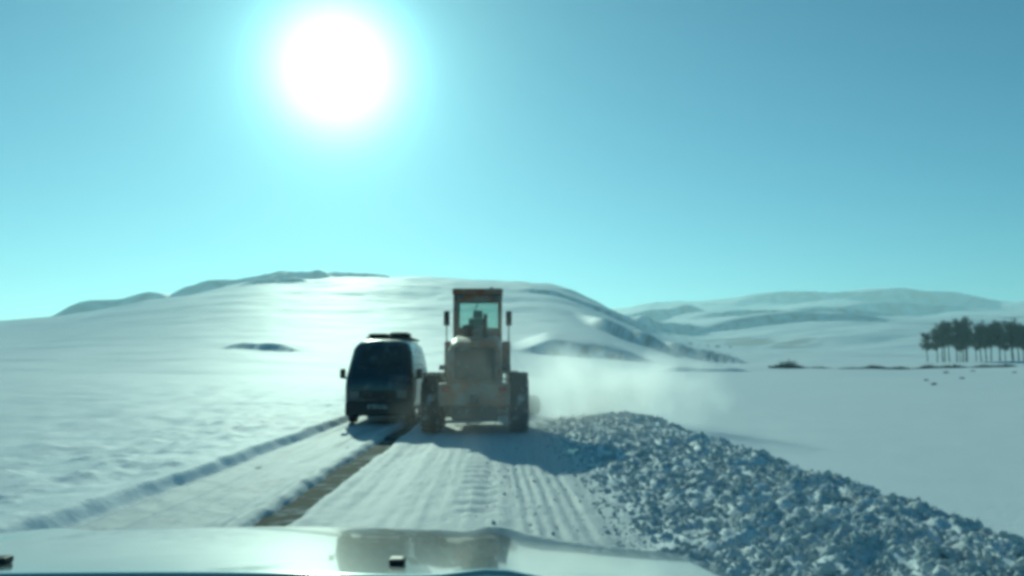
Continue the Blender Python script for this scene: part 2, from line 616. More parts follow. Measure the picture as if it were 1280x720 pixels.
def gz(x, y):
    """height of the ground sheet by bilinear lookup"""
    i = int(np.clip(np.searchsorted(AX, x) - 1, 0, nx - 2))
    j = int(np.clip(np.searchsorted(AY, y) - 1, 0, ny - 2))
    u = (x - AX[i]) / (AX[i + 1] - AX[i])
    v = (y - AY[j]) / (AY[j + 1] - AY[j])
    return float((GZ[j, i] * (1 - u) + GZ[j, i + 1] * u) * (1 - v) + (GZ[j + 1, i] * (1 - u) + GZ[j + 1, i + 1] * u) * v)


# asphalt under the snow of the road
b = MB()
ys = np.concatenate([np.arange(-14, 70, 2.0)])
vsx = (-3.9, -2.6, -1.6, 0.9)
pts = [(x, float(y), -0.036) for y in ys for x in vsx]
fs = [(j * 4 + i, j * 4 + i + 1, (j + 1) * 4 + i + 1, (j + 1) * 4 + i) for j in range(len(ys) - 1) for i in range(3)]
b.add(pts, fs)
tag(b.build('road', 'asphalt'), kind='structure')


# ------------------------------------------------------------------ snow clods of the windrow
def clods():
    rs = np.random.default_rng(5)
    bases = []
    for sub in (1, 2):
        base = bmesh.new()
        bmesh.ops.create_icosphere(base, subdivisions=sub, radius=1)
        base.verts.index_update()
        bases.append((np.array([v.co[:] for v in base.verts]), np.array([[v.index for v in f.verts] for f in base.faces])))
        base.free()
    V, Fc = [], []
    o = 0
    for k in range(17000):
        y = 4.5 + 18 * rs.random() ** 1.5
        x = 1.0 + 2.9 * rs.beta(1.4, 1.4)
        if rs.random() < 0.05:
            x = rs.uniform(-0.2, 1.3)
        s = 0.008 + 0.030 * rs.random() ** 2.4
        if k < 160:
            s = rs.uniform(0.03, 0.06)
            x = rs.uniform(1.4, 3.2)
        if x < 1.3:
            s *= 0.6
        bv, bf = bases[1 if s > 0.022 else 0]
        rot = np.array(Euler((rs.uniform(0, 6.3), rs.uniform(0, 6.3), rs.uniform(0, 6.3))).to_matrix())
        fr = rs.uniform(1.5, 3.2, 3)
        ph = rs.uniform(0, 6.3, 3)
        k_ = 1 + 0.22 * np.sin(bv[:, 0] * fr[0] + ph[0]) * np.cos(bv[:, 1] * fr[1] + ph[1]) + 0.14 * np.sin(bv[:, 2] * fr[2] * 2 + ph[2]) + rs.uniform(-0.13, 0.13, len(bv))
        jit = bv * k_[:, None] * np.array([rs.uniform(0.7, 1.4), rs.uniform(0.7, 1.3), rs.uniform(0.5, 0.9)]) * s
        p = jit @ rot.T + np.array([x, y, gz(x, y) + s * rs.uniform(-0.35, 0.35)])
        V.append(p)
        Fc.append(bf + o)
        o += len(bv)
    me = bpy.data.meshes.new('snow_rubble')
    me.from_pydata(np.concatenate(V).tolist(), [], np.concatenate(Fc).tolist())
    me.materials.append(M['clod'])
    ob = bpy.data.objects.new('snow_rubble', me)
    col.objects.link(ob)
    tag(ob, 'broken clods of ploughed snow heaped along the roadside windrow', 'snow rubble', kind='stuff')


clods()


# ------------------------------------------------------------------ wheels
def wheel(parent, x, y, r, w, rimm, lugs=0, name='wheel'):
    """wheel centred at (x, y, r), axis X: rim part with the tyre under it"""
    rr = r * 0.56
    s = 1 if x > 0 else -1
    m = MB()
    m.lathe([(-w * 0.40, rr), (-w * 0.42, rr * 0.9), (-w * 0.10, rr * 0.82), (-w * 0.02, 0.10 * r), (-w * 0.2, 0.09 * r), (-w * 0.22, 0.0)], 28, 'X')
    m.lathe([(w * 0.40, rr), (w * 0.42, rr * 0.9), (w * 0.10, rr * 0.82), (w * 0.02, 0.10 * r), (w * 0.2, 0.09 * r), (w * 0.22, 0.0)], 28, 'X')
    for k in range(8):
        a = 2 * math.pi * k / 8
        c = Vector((0, math.cos(a) * rr * 0.45, math.sin(a) * rr * 0.45))
        for sg in (-1, 1):
            m.tube([c + Vector((sg * w * 0.04, 0, 0)), c + Vector((sg * w * 0.12, 0, 0))], r * 0.022, 6)
    wo = m.build(name, rimm, parent, True, (x, y, r))
    t = MB()
    prof = [(-w * 0.42, rr * 0.98), (-w * 0.5, rr * 1.12), (-w * 0.52, r * 0.80), (-w * 0.47, r * 0.93), (-w * 0.36, r * 0.975), (0, r * 0.985),
            (w * 0.36, r * 0.975), (w * 0.47, r * 0.93), (w * 0.52, r * 0.80), (w * 0.5, rr * 1.12), (w * 0.42, rr * 0.98)]
    t.lathe(prof, 40, 'X')
    for k in range(lugs):
        for sg in (-1, 1):
            a = 2 * math.pi * (k + (0.5 if sg > 0 else 0)) / lugs
            mt = Matrix.Rotation(a, 4, 'X') @ Matrix.Translation((sg * w * 0.26, 0, r * 0.972)) @ Matrix.Rotation(sg * R(35), 4, 'Z')
            t.box(-w * 0.27, w * 0.27, -r * 0.035, r * 0.035, -r * 0.03, r * 0.028, 0, mt)
    t.build('tyre', 'rubber', wo, False)
    return wo


# ------------------------------------------------------------------ motor grader
def make_grader():
    g = empty('motor_grader', (-0.47, 17.7, 0.0))
    tag(g, 'orange motor grader with tall narrow cab ploughing snow from the road', 'grader')
    # six wheels
    for sx in (-1, 1):
        for yy in (0.82, 2.36):
            wheel(g, sx * 1.0, yy, 0.67, 0.40, 'orange', 20)
        wheel(g, sx * 0.98, 8.1, 0.67, 0.40, 'orange', 20)
        # tandem case
        MB().prism([(0.55, 0.52), (2.65, 0.52), (2.75, 0.7), (2.6, 0.92), (1.9, 1.02), (1.3, 1.02), (0.6, 0.92), (0.45, 0.7)], sx * 0.60 - 0.1, sx * 0.60 + 0.1).build('tandem_case', 'orange', g)
        # mudguard over the tandem wheels
        MB().prism([(0.25, 1.40), (0.45, 1.48), (2.75, 1.48), (2.95, 1.40), (2.95, 1.43), (2.76, 1.515), (0.44, 1.515), (0.25, 1.43)], sx * 0.71 - 0.09, sx * 0.71 + 0.09).build('mudguard', 'steel', g)
    MB().tube([(-0.85, 1.59, 0.68), (0.85, 1.59, 0.68)], 0.17, 14).build('rear_axle', 'steel', g, True)
    # rear chassis and counterweight
    MB().box(-0.48, 0.48, 0.1, 4.2, 0.62, 1.05, 0.03).build('chassis', 'steel', g)
    MB().box(-0.50, 0.50, 0.05, 3.6, 0.30, 0.617, 0.03).build('belly_guard', 'steel', g)
    bp = MB().box(-0.78, 0.78, -0.1, 0.16, 0.62, 1.12, 0.05).build('counterweight', 'orange', g)
    MB().box(-0.09, 0.09, -0.24, -0.102, 0.68, 0.86, 0.02).build('tow_hitch', 'steel', bp)
    for sx in (-1, 1):
        MB().box(sx * 0.62 - 0.09, sx * 0.62 + 0.09, -0.135, -0.102, 0.93, 1.04, 0.012).build('tail_light', 'redlens', bp)
    # engine hood with tapered shoulders
    hood = MB()
    sec = [(0.02, 0.58, 1.10, 2.02, 0.47), (0.30, 0.60, 1.08, 2.10, 0.50), (1.5, 0.61, 1.08, 2.20, 0.52), (2.68, 0.62, 1.08, 2.28, 0.54)]
    vs_, fs_ = [], []
    for (yy, hw, z0, z1, tw) in sec:
        vs_ += [(-hw, yy, z0), (-hw, yy, z1 - 0.22), (-tw - 0.03, yy, z1 - 0.06), (-tw + 0.08, yy, z1), (tw - 0.08, yy, z1), (tw + 0.03, yy, z1 - 0.06), (hw, yy, z1 - 0.22), (hw, yy, z0)]
    for i in range(len(sec) - 1):
        for k in range(8):
            fs_.append((i * 8 + k, i * 8 + (k + 1) % 8, (i + 1) * 8 + (k + 1) % 8, (i + 1) * 8 + k))
    fs_ += [tuple(range(8)), tuple(range(31, 23, -1))]
    hood.add(vs_, fs_)
    ho = hood.build('engine_hood', 'orange', g)
    gr = MB().box(-0.44, 0.44, -0.035, 0.018, 1.18, 1.90, 0.015).build('radiator_grille', 'black', ho)
    for k in range(11):
        z = 1.225 + k * 0.063
        MB().box(-0.41, 0.41, -0.062, -0.036, z - 0.012, z + 0.012, 0, None).build('slat', 'steel', gr)
    for sx in (-1, 1):
        for k in range(3):
            y0 = 0.35 + k * 0.75
            MB().box(sx * 0.615 - 0.012, sx * 0.615 + 0.012, y0, y0 + 0.62, 1.2, 1.75, 0.008).build('side_door', 'orange', ho)
    MB().tube([(0.22, 1.0, 2.1), (0.22, 1.0, 2.52), (0.22, 0.94, 2.62), (0.22, 0.86, 2.66)], 0.05, 12).build('exhaust_stack', 'steel', ho, True)
    MB().lathe([(2.13, 0.0), (2.13, 0.11), (2.36, 0.12), (2.40, 0.15), (2.46, 0.13), (2.48, 0.0)], 20, 'Z', (-0.2, 1.5, 0)).build('air_intake', 'black', ho, True)
    # cab base, steps and side tanks
    MB().box(-0.62, 0.62, 2.70, 4.25, 1.06, 1.62, 0.03).build('cab_base', 'orange', g)
    for sx in (-1, 1):
        cx = sx * 0.735
        tk = MB().box(cx - 0.105, cx + 0.105, 2.72, 3.9, 1.30, 2.12, 0.04).build('side_tank', 'orange', g)
        st_ = MB()
        for z in (0.55, 0.85, 1.12):
            st_.box(cx - 0.11, cx + 0.11, 3.95, 4.22, z, z + 0.035, 0.005)
        st_.tube([(cx - 0.09, 4.08, 0.53), (cx - 0.09, 4.08, 1.5)], 0.015, 6)
        st_.tube([(cx + 0.09, 4.08, 0.53), (cx + 0.09, 4.08, 1.5), (sx * 0.58, 4.08, 1.5)], 0.015, 6)
        st_.build('step', 'steel', g)
    # cab: pillars, sills, roof, panes
    cab = MB()
    x, y0, y1, z0, z1 = 0.57, 2.72, 4.20, 1.62, 3.30
    for sx in (-1, 1):
        for yy in (y0, 3.5, y1):
            cab.box(sx * x - 0.05, sx * x + 0.05, yy - 0.05, yy + 0.05, z0, z1, 0.015)
    cab.box(-x + 0.05, x - 0.05, y0 - 0.045, y0 + 0.045, z0 - 0.02, 2.46, 0.015)
    cab.box(-x + 0.05, x - 0.05, y1 - 0.045, y1 + 0.045, z0 - 0.02, 2.0, 0.015)
    cab.box(-x + 0.05, x - 0.05, y0 - 0.047, y0 + 0.047, 3.13, 3.301, 0.01)
    cab.box(-x + 0.05, x - 0.05, y1 - 0.047, y1 + 0.047, 3.2, 3.301, 0.01)
    for sx in (-1, 1):
        cab.box(sx * x - 0.04, sx * x + 0.04, y0 + 0.05, 3.45, z0 - 0.02, 2.2, 0.01)
        cab.box(sx * x - 0.04, sx * x + 0.04, 3.55, y1 - 0.05, z0 - 0.02, 1.9, 0.01)
    co = cab.build('cab', 'orange', g)
    MB().box(-0.645, 0.645, 2.58, 4.34, 3.303, 3.46, 0.045).build('roof', 'orange', co)
    MB().box(-x + 0.052, x - 0.052, y0 - 0.006, y0 + 0.006, 2.462, 3.128).build('rear_pane', 'glass', co)
    MB().box(-x + 0.052, x - 0.052, y1 - 0.006, y1 + 0.006, 2.002, 3.198).build('front_pane', 'glass', co)
    for sx in (-1, 1):
        MB().box(sx * x - 0.006, sx * x + 0.006, y0 + 0.052, 3.448, 2.202, 3.28).build('side_pane', 'glass', co)
        MB().box(sx * x - 0.006, sx * x + 0.006, 3.552, y1 - 0.052, 1.902, 3.28).build('side_pane', 'glass', co)
    # seat and controls seen through the rear pane
    s = MB()
    s.box(-0.25, 0.25, 3.0, 3.5, 1.95, 2.1, 0.04).box(-0.24, 0.24, 2.95, 3.08, 2.1, 2.72, 0.05).box(-0.12, 0.12, 2.95, 3.06, 2.725, 2.92, 0.04).box(-0.12, 0.12, 3.1, 3.4, 1.63, 1.95, 0.02)
    s.build('seat', 'seat', co)
    s = MB()
    s.box(-0.1, 0.1, 3.85, 4.0, 1.63, 2.35, 0.03)
    s.tube([(0.19 * math.cos(a), 3.78 + 0.05 * math.sin(a), 2.42 + 0.16 * math.sin(a)) for a in np.linspace(0, 2 * math.pi, 17)], 0.014, 6, False)
    s.tube([(0, 3.9, 2.3), (0, 3.79, 2.42)], 0.025, 6)
    s.build('steering_column', 'black', co)
    # wiper, work lights, beacon
    MB().tube([(0.0, 2.66, 3.1), (-0.12, 2.66, 2.72)], 0.012, 6).build('wiper', 'black', co)
    for sx in (-1, 1):
        MB().box(sx * 0.46 - 0.08, sx * 0.46 + 0.08, 2.60, 2.70, 3.19, 3.298, 0.02).build('work_light', 'lens', co)
        a = MB().tube([(sx * 0.66, 3.0, 1.95), (sx * 0.80, 2.95, 2.05), (sx * 0.80, 2.93, 2.55)], 0.016, 8).build('mirror_arm', 'steel', g, True)
        MB().box(sx * 0.80 - 0.075, sx * 0.80 + 0.075, 2.88, 2.93, 2.52, 2.90, 0.025).build('mirror', 'black', a)
    MB().lathe([(3.455, 0.0), (3.455, 0.06), (3.50, 0.06), (3.57, 0.045), (3.58, 0.0)], 16, 'Z', (0.35, 3.5, 0)).build('beacon', 'amber', co, True)
    # arched front frame, axle, blade and circle
    MB().tube([(0, 4.2, 1.45), (0, 4.9, 1.75), (0, 5.8, 1.85), (0, 6.8, 1.7), (0, 7.8, 1.3), (0, 8.5, 1.15)], [0.2, 0.19, 0.18, 0.18, 0.19, 0.2], 10).build('front_frame', 'orange', g, True)
    MB().box(-0.85, 0.85, 7.98, 8.22, 0.58, 0.80, 0.03).box(-0.16, 0.16, 7.95, 8.25, 0.803, 1.2, 0.02).build('front_axle', 'steel', g)
    MB().box(-0.6, 0.6, 8.5, 8.66, 0.7, 1.2, 0.04).build('push_block', 'orange', g)
    MB().tube([(0, 8.3, 0.9), (-0.1, 6.6, 0.85), (-0.5, 5.6, 0.8)], 0.07, 8).tube([(0, 8.3, 0.9), (0.1, 6.6, 0.85), (0.5, 5.6, 0.8)], 0.07, 8).build('drawbar', 'orange', g, True)
    MB().lathe([(0.70, 0.62), (0.70, 0.74), (0.82, 0.74), (0.82, 0.62), (0.70, 0.62)], 36, 'Z', (0, 5.4, 0)).build('circle', 'steel', g)
    arc = [(0.16 * math.cos(t) * 1.9 - 0.30, 0.30 + 0.30 * math.sin(t)) for t in np.linspace(-1.35, 1.35, 9)]
    poly = arc + [(p[0] + 0.03, p[1]) for p in arc[::-1]]
    mbd = MB().prism(poly, -1.85, 1.85)
    mt = Matrix.Translation((0.15, 5.35, 0.03)) @ Matrix.Rotation(R(28), 4, 'Z')
    mbd.v = [tuple(mt @ Vector((p[0], -p[1], p[2]))) for p in mbd.v]
    mbd.build('blade', 'blade', g, True)
    MB().tube([(-0.45, 5.0, 1.75), (-0.55, 5.3, 0.8)], 0.05, 8).tube([(0.45, 5.0, 1.75), (0.55, 5.3, 0.8)], 0.05, 8).tube([(-0.46, 5.0, 1.7), (0.46, 5.0, 1.7)], 0.06, 8).build('lift_cylinder', 'steel', g, True)
    return g


make_grader()


# ------------------------------------------------------------------ oncoming van
def make_van():
    v = empty('van', (-3.01, 20.75, 0.0))
    tag(v, 'dark blue van with loaded roof rack coming along the left lane', 'van')
    # cross sections along Y: y, sill half width, z sill, waist half width, z waist, roof half width, z roof
    S = [(0.00, 0.76, 0.42, 0.80, 0.92, 0.76, 1.06),
         (0.07, 0.82, 0.34, 0.86, 0.98, 0.81, 1.22),
         (0.22, 0.84, 0.32, 0.88, 1.08, 0.80, 1.42),
         (0.56, 0.85, 0.32, 0.89, 1.14, 0.72, 2.06),
         (0.80, 0.85, 0.32, 0.89, 1.15, 0.69, 2.17),
         (1.62, 0.85, 0.32, 0.89, 1.15, 0.68, 2.20),
         (3.0, 0.85, 0.32, 0.89, 1.15, 0.68, 2.21),
         (4.5, 0.85, 0.34, 0.88, 1.15, 0.67, 2.18),
         (4.75, 0.81, 0.40, 0.84, 1.12, 0.63, 2.08)]
    vs_, fs_ = [], []
    for (y, a, z0, bq, z1, c, z2) in S:
        dz = z2 - z1
        half = [(a, z0), (a + 0.03, z0 + (z1 - z0) * 0.35), (bq, z1), (bq - (bq - c) * 0.35, z1 + dz * 0.5), (c + 0.02, z2 - min(0.12, dz * 0.3)), (c - 0.10, z2 - 0.02), (c * 0.5, z2 + 0.012), (0, z2 + 0.02)]
        ring = [(-x, y, z) for (x, z) in half] + [(x, y, z) for (x, z) in half[-2::-1]]
        vs_ += ring
    n = 15
    for i in range(len(S) - 1):
        for k in range(n):
            fs_.append((i * n + k, i * n + (k + 1) % n, (i + 1) * n + (k + 1) % n, (i + 1) * n + k))
    fs_ += [tuple(range(n)), tuple(range(len(S) * n - 1, (len(S) - 1) * n - 1, -1))]
    MB().add(vs_, fs_).build('body', 'navy', v, True)

    def ring_pt(y, h):
        for i in range(len(S) - 1):
            if S[i][0] <= y <= S[i + 1][0]:
                t = (y - S[i][0]) / (S[i + 1][0] - S[i][0])
                s_ = [p + (q - p) * t for p, q in zip(S[i], S[i + 1])]
                return s_
    # windscreen on the raked front, proud of the body
    ws = MB()
    rows = []
    for t in np.linspace(0.10, 0.93, 5):
        y = 0.22 + 0.34 * t - 0.022
        s_ = ring_pt(y + 0.022, 0)
        zt = s_[6] + 0.012
        rows.append([(u * (s_[5] - 0.05), y + 0.05 * u * u - 0.006, zt - 0.05 * abs(u) ** 4) for u in np.linspace(-1, 1, 9)])
    ws.add([p for r_ in rows for p in r_], [(i * 9 + k, i * 9 + k + 1, (i + 1) * 9 + k + 1, (i + 1) * 9 + k) for i in range(4) for k in range(8)])
    w = ws.build('windscreen', 'vanscreen', v, True)
    for sx in (-0.45, 0.1):
        MB().tube([(sx, 0.19, 1.46), (sx + 0.42, 0.24, 1.56)], 0.01, 6).build('wiper', 'black', w)
    for sx in (-1, 1):
        for (ya, yb) in ((0.72, 1.45), (1.6, 2.9), (3.05, 4.4)):
            pts_ = []
            for yy, t in ((ya, 0.12), (yb, 0.12), (yb, 0.82), (ya + 0.12, 0.82)):
                s_ = ring_pt(yy, 0)
                xx = s_[3] + (s_[5] + 0.02 - s_[3]) * t
                pts_.append((sx * (xx + 0.022), yy, s_[4] + (s_[6] - 0.12 - s_[4]) * t))
            m_ = MB().add(pts_ + [(p[0] - sx * 0.02, p[1], p[2]) for p in pts_], [(0, 1, 2, 3), (7, 6, 5, 4), (0, 4, 5, 1), (1, 5, 6, 2), (2, 6, 7, 3), (3, 7, 4, 0)])
            m_.build('side_window', 'vanscreen', v)
    MB().box(-0.84, 0.84, -0.10, 0.12, 0.22, 0.58, 0.06).build('front_bumper', 'black', v)
    gr = MB().box(-0.42, 0.42, -0.045, 0.02, 0.66, 0.86, 0.02).build('grille', 'black', v)
    for z in (0.70, 0.76, 0.82):
        MB().box(-0.40, 0.40, -0.06, -0.046, z - 0.010, z + 0.010).build('slat', 'steel', gr)
    for sx in (-1, 1):
        MB().box(sx * 0.60 - 0.13, sx * 0.60 + 0.13, -0.05, 0.05, 0.66, 0.88, 0.04).build('headlight', 'lens', v)
        m_ = MB().tube([(sx * 0.84, 0.5, 1.16), (sx * 0.97, 0.44, 1.18)], 0.025, 8)
        a = m_.build('mirror_arm', 'black', v)
        MB().box(sx * 1.0 - 0.075, sx * 1.0 + 0.075, 0.38, 0.46, 1.16, 1.42, 0.035).build('mirror', 'black', a)
        for yy in (0.75, 3.75):
            wheel(v, sx * 0.76, yy, 0.34, 0.21, 'steel', 0)
    MB().box(-0.26, 0.26, -0.122, -0.102, 0.40, 0.51, 0.004).build('number_plate', 'plate', v)
    rk = MB()
    for y in (1.8, 2.6, 3.4, 4.2):
        rk.tube([(-0.62, y, 2.265), (0.62, y, 2.265)], 0.018, 8)
        for sx in (-1, 1):
            rk.tube([(sx * 0.56, y, 2.12), (sx * 0.56, y, 2.265)], 0.015, 6)
    for sx in (-1, 1):
        rk.tube([(sx * 0.62, 1.7, 2.275), (sx * 0.62, 4.3, 2.275)], 0.018, 8)
    rk.build('roof_rack', 'steel', v)
    return v


m_ = mat('van_glass', (0.03, 0.04, 0.05), 0.12, spec=0.6, var=0.2, dirt=(0.16, 0.18, 0.2), dscale=2.5, damt=0.3)
M['vanscreen'] = m_
make_van()


def bundle(name, cx, cy, z0, hx, hy, hz, label, seed):
    rs = random.Random(seed)
    bm = bmesh.new()
    bmesh.ops.create_icosphere(bm, subdivisions=3, radius=1)
    for v in bm.verts:
        p = v.co.copy()
        k = 1.0 + 0.12 * math.sin(5 * p.x + seed) * math.sin(4 * p.y + 2) + rs.uniform(-0.03, 0.03)
        f = lambda t: math.copysign(abs(t) ** 0.55, t)
        v.co = Vector((f(p.x) * hx * k, f(p.y) * hy * k, max(-hz, f(p.z) * hz * k)))
    me = bpy.data.meshes.new(name)
    bm.to_mesh(me)
    bm.free()
    me.polygons.foreach_set('use_smooth', [True] * len(me.polygons))
    me.materials.append(M['canvas'])
    o = bpy.data.objects.new(name, me)
    col.objects.link(o)
    o.location = (cx, cy, z0 + hz)
    tag(o, label, 'bundle')
    for yy in (-0.35, 0.35):
        t = MB()
        loop = [(hx * 1.06 * math.copysign(abs(math.cos(a)) ** 0.55, math.cos(a)), yy * hy * 1.6, max(-hz + 0.006, hz * 1.08 * math.copysign(abs(math.sin(a)) ** 0.55, math.sin(a)))) for a in np.linspace(0, 2 * math.pi, 25)]
        t.tube(loop, 0.012, 5, False)
        t.build('strap', 'black', o)


bundle('cargo_bundle', -3.33, 22.95, 2.283, 0.27, 0.42, 0.055, 'flat dark bundle on the rack on the side away from the grader', 3)
bundle('cargo_bundle', -2.73, 22.9, 2.283, 0.27, 0.40, 0.07, 'fuller dark bundle on the rack on the side towards the grader', 8)


# ------------------------------------------------------------------ the car the picture is taken from
def make_car():
    CX = -0.50
    c = empty('car', (CX, 1.6, 0.0))
    tag(c, 'pale silver car with a glossy bonnet and black washer nozzles', 'car')
    oy = -1.6

    def hz(u, y):                      # u across in metres from the middle, y forward in world metres
        z = 1.222 - 0.1157 * (y - 1.2) - 0.02 * (y - 1.2) ** 2
        z -= 0.035 * abs(u / 0.86) ** 2.2
        z += 0.012 * math.exp(-((abs(u) - 0.5) / 0.06) ** 2)          # pressed crease
        if y > 1.88:
            z -= 0.9 * (y - 1.88) ** 1.75
        k = max(0.0, abs(u) - 0.55)
        z -= 0.22 * k * max(0.0, (y - 1.55)) ** 1.3
        return z
    nu, nyy = 61, 45
    us = np.linspace(-0.86, 0.86, nu)
    yys = np.linspace(1.04, 2.30, nyy)
    h = MB()
    vs_ = []
    for y in yys:
        wdt = 1.0 - 0.05 * max(0, (y - 1.9)) / 0.4
        for u in us:
            vs_.append((u * wdt, y + oy - 0.10 * (abs(u) / 0.86) ** 2.5 * max(0, (y - 1.4)) / 0.9, hz(u, y)))
    fs_ = [(j * nu + i, j * nu + i + 1, (j + 1) * nu + i + 1, (j + 1) * nu + i) for j in range(nyy - 1) for i in range(nu - 1)]
    h.add(vs_, fs_)
    ho = h.build('bonnet', 'silver', c, True)
    ho.modifiers.new('thick', 'SOLIDIFY').thickness = 0.012
    ho.modifiers['thick'].offset = -1
    for u in (-0.188, 0.362):
        y = 1.16
        z = hz(u, y)
        nz = MB()
        nz.box(u - 0.011, u + 0.011, y + oy - 0.012, y + oy + 0.012, z - 0.001, z + 0.010, 0.004)
        nz.build('washer_nozzle', 'black', ho)
    # wings with wheel openings
    for sx in (-1, 1):
        w = MB()
        rows = []
        for y in np.linspace(0.98, 2.24, 25):
            yy = min(max(y, 1.17), 2.2)
            u = 0.868
            z1 = hz(0.86, yy) - 0.006
            dy = y - 1.62
            z0 = 0.36
            if abs(dy) < 0.42:
                z0 = max(z0, 0.36 + math.sqrt(0.42 ** 2 - dy ** 2))
            z0 = min(z0, z1 - 0.05)
            prof = []
            for k in range(7):
                t = k / 6
                z = z1 + (z0 - z1) * t
                bul = 0.055 * math.sin(math.pi * min(1, t * 1.1)) ** 0.7
                prof.append((sx * (u + bul), y + oy - 0.09 * max(0, (yy - 1.4)) / 0.9, z))
            rows.append(prof)
        w.add([p for r_ in rows for p in r_], [(i * 7 + k, i * 7 + k + 1, (i + 1) * 7 + k + 1, (i + 1) * 7 + k) for i in range(24) for k in range(6)])
        wo = w.build('front_wing', 'silver', c, True)
        sm = wo.modifiers.new('thick', 'SOLIDIFY')
        sm.thickness = 0.01
        wheel(c, sx * 0.76, 1.62 + oy, 0.36, 0.22, 'steel', 0)
    MB().box(-0.84, 0.84, 2.28 + oy, 2.46 + oy, 0.40, 0.72, 0.06).build('front_bumper', 'silver', c)
    MB().box(-0.5, 0.5, 2.24 + oy, 2.34 + oy, 0.74, 0.93, 0.02).build('grille', 'black', c)
    for sx in (-1, 1):
        MB().box(sx * 0.68 - 0.14, sx * 0.68 + 0.14, 2.14 + oy, 2.30 + oy, 0.74, 0.92, 0.05).build('headlight', 'lens', c)
    MB().box(-0.84, 0.84, 0.90 + oy, 1.035 + oy, 1.10, 1.18, 0.012).build('cowl', 'black', c)
    MB().box(-0.80, 0.80, 1.0 + oy, 2.2 + oy, 0.30, 0.42, 0.03).build('underbody', 'black', c)
    MB().box(-0.84, 0.84, 0.94 + oy, 0.99 + oy, 0.32, 1.095, 0.01).build('bulkhead', 'black', c)


make_car()


# ------------------------------------------------------------------ bare trees and scrub
def tree_meshes(seed, h):
    rs = random.Random(seed)
    tr, cr = MB(), MB()
    lean = Vector((rs.uniform(-0.03, 0.03), rs.uniform(-0.03, 0.03), 1))
    trunk = [lean * (h * t) + Vector((0.12 * math.sin(5 * t + seed), 0.1 * math.cos(4 * t), 0)) for t in (0, 0.15, 0.3, 0.5, 0.7, 0.92)]
    trunk[0] = Vector((0, 0, -0.3))
    tr.tube(trunk, [0.20, 0.17, 0.15, 0.11, 0.07, 0.02], 7)
    tips = []
    for k in range(34):
        t = rs.uniform(0.34, 0.95)
        i = t * h
        base = lean * i
        a = rs.uniform(0, 2 * math.pi)
        ln = h * rs.uniform(0.16, 0.30) * (1.15 - 0.45 * t)
        d = Vector((math.cos(a), math.sin(a), rs.uniform(0.5, 1.3))).normalized()
        p1, p2 = base + d * ln * 0.55, base + d * ln + Vector((0, 0, 0.15 * ln))
        tr.tube([base, p1, p2], [0.05, 0.03, 0.012], 4, False)
        tips += [(p1, d, ln), (p2, d, ln), (base + d * ln * 0.8, d, ln)]
    vs_, fs_ = [], []
    for (p, d, ln) in tips:
        for q in range(24):
            a = Vector((rs.gauss(0, 1), rs.gauss(0, 1), rs.gauss(0.5, 0.8))).normalized()
            s0 = p + Vector((rs.gauss(0, 0.25), rs.gauss(0, 0.25), rs.gauss(0, 0.25)))
            e_ = s0 + a * rs.uniform(0.4, 1.2)
            w_ = a.cross(Vector((rs.gauss(0, 1), rs.gauss(0, 1), rs.gauss(0, 1)))).normalized() * rs.uniform(0.03, 0.065)
            o = len(vs_)
            vs_ += [s0 - w_, s0 + w_, e_ + w_ * 0.3, e_ - w_ * 0.3]
            fs_.append((o, o + 1, o + 2, o + 3))
    cr.add(vs_, fs_)
    return tr, cr


protos = []
for k in range(4):
    h = (11.5, 12.6, 10.8, 12.0)[k]
    tr, cr = tree_meshes(40 + k, h)
    e_ = empty('bare_tree', (0, 0, 0))
    tr.build('trunk', 'bark', e_)
    cr.build('crown', 'twig', e_)
    protos.append(e_)
rs = random.Random(3)
xs = [143.5, 146.3, 149.4, 152.1, 155.2, 158.0, 160.8, 163.9, 166.6, 169.6, 172.4, 175.3, 178.4, 181.2]
xs = [x + 3.6 for x in xs] + [x + 5.0 for x in xs]
for i, x in enumerate(xs):
    src = protos[i % 4]
    o = src if i < 4 else copy_tree(src)
    y = 266 + rs.uniform(-2.5, 2.5) + (7 if i >= 14 else 0)
    o.location = (x, y, gz(x, y))
    s = rs.uniform(0.74, 1.14) * (0.88 if i == 0 else 1.0)
    o.scale = (s, s, s)
    o.rotation_euler = (0, 0, rs.uniform(0, 6.28))
    tag(o, 'shorter leafless tree ending the row next to the open snow field' if i == 0 else 'tall leafless tree standing in the row beyond the flat snow field', 'tree', 'leafless trees in a row beyond the field')


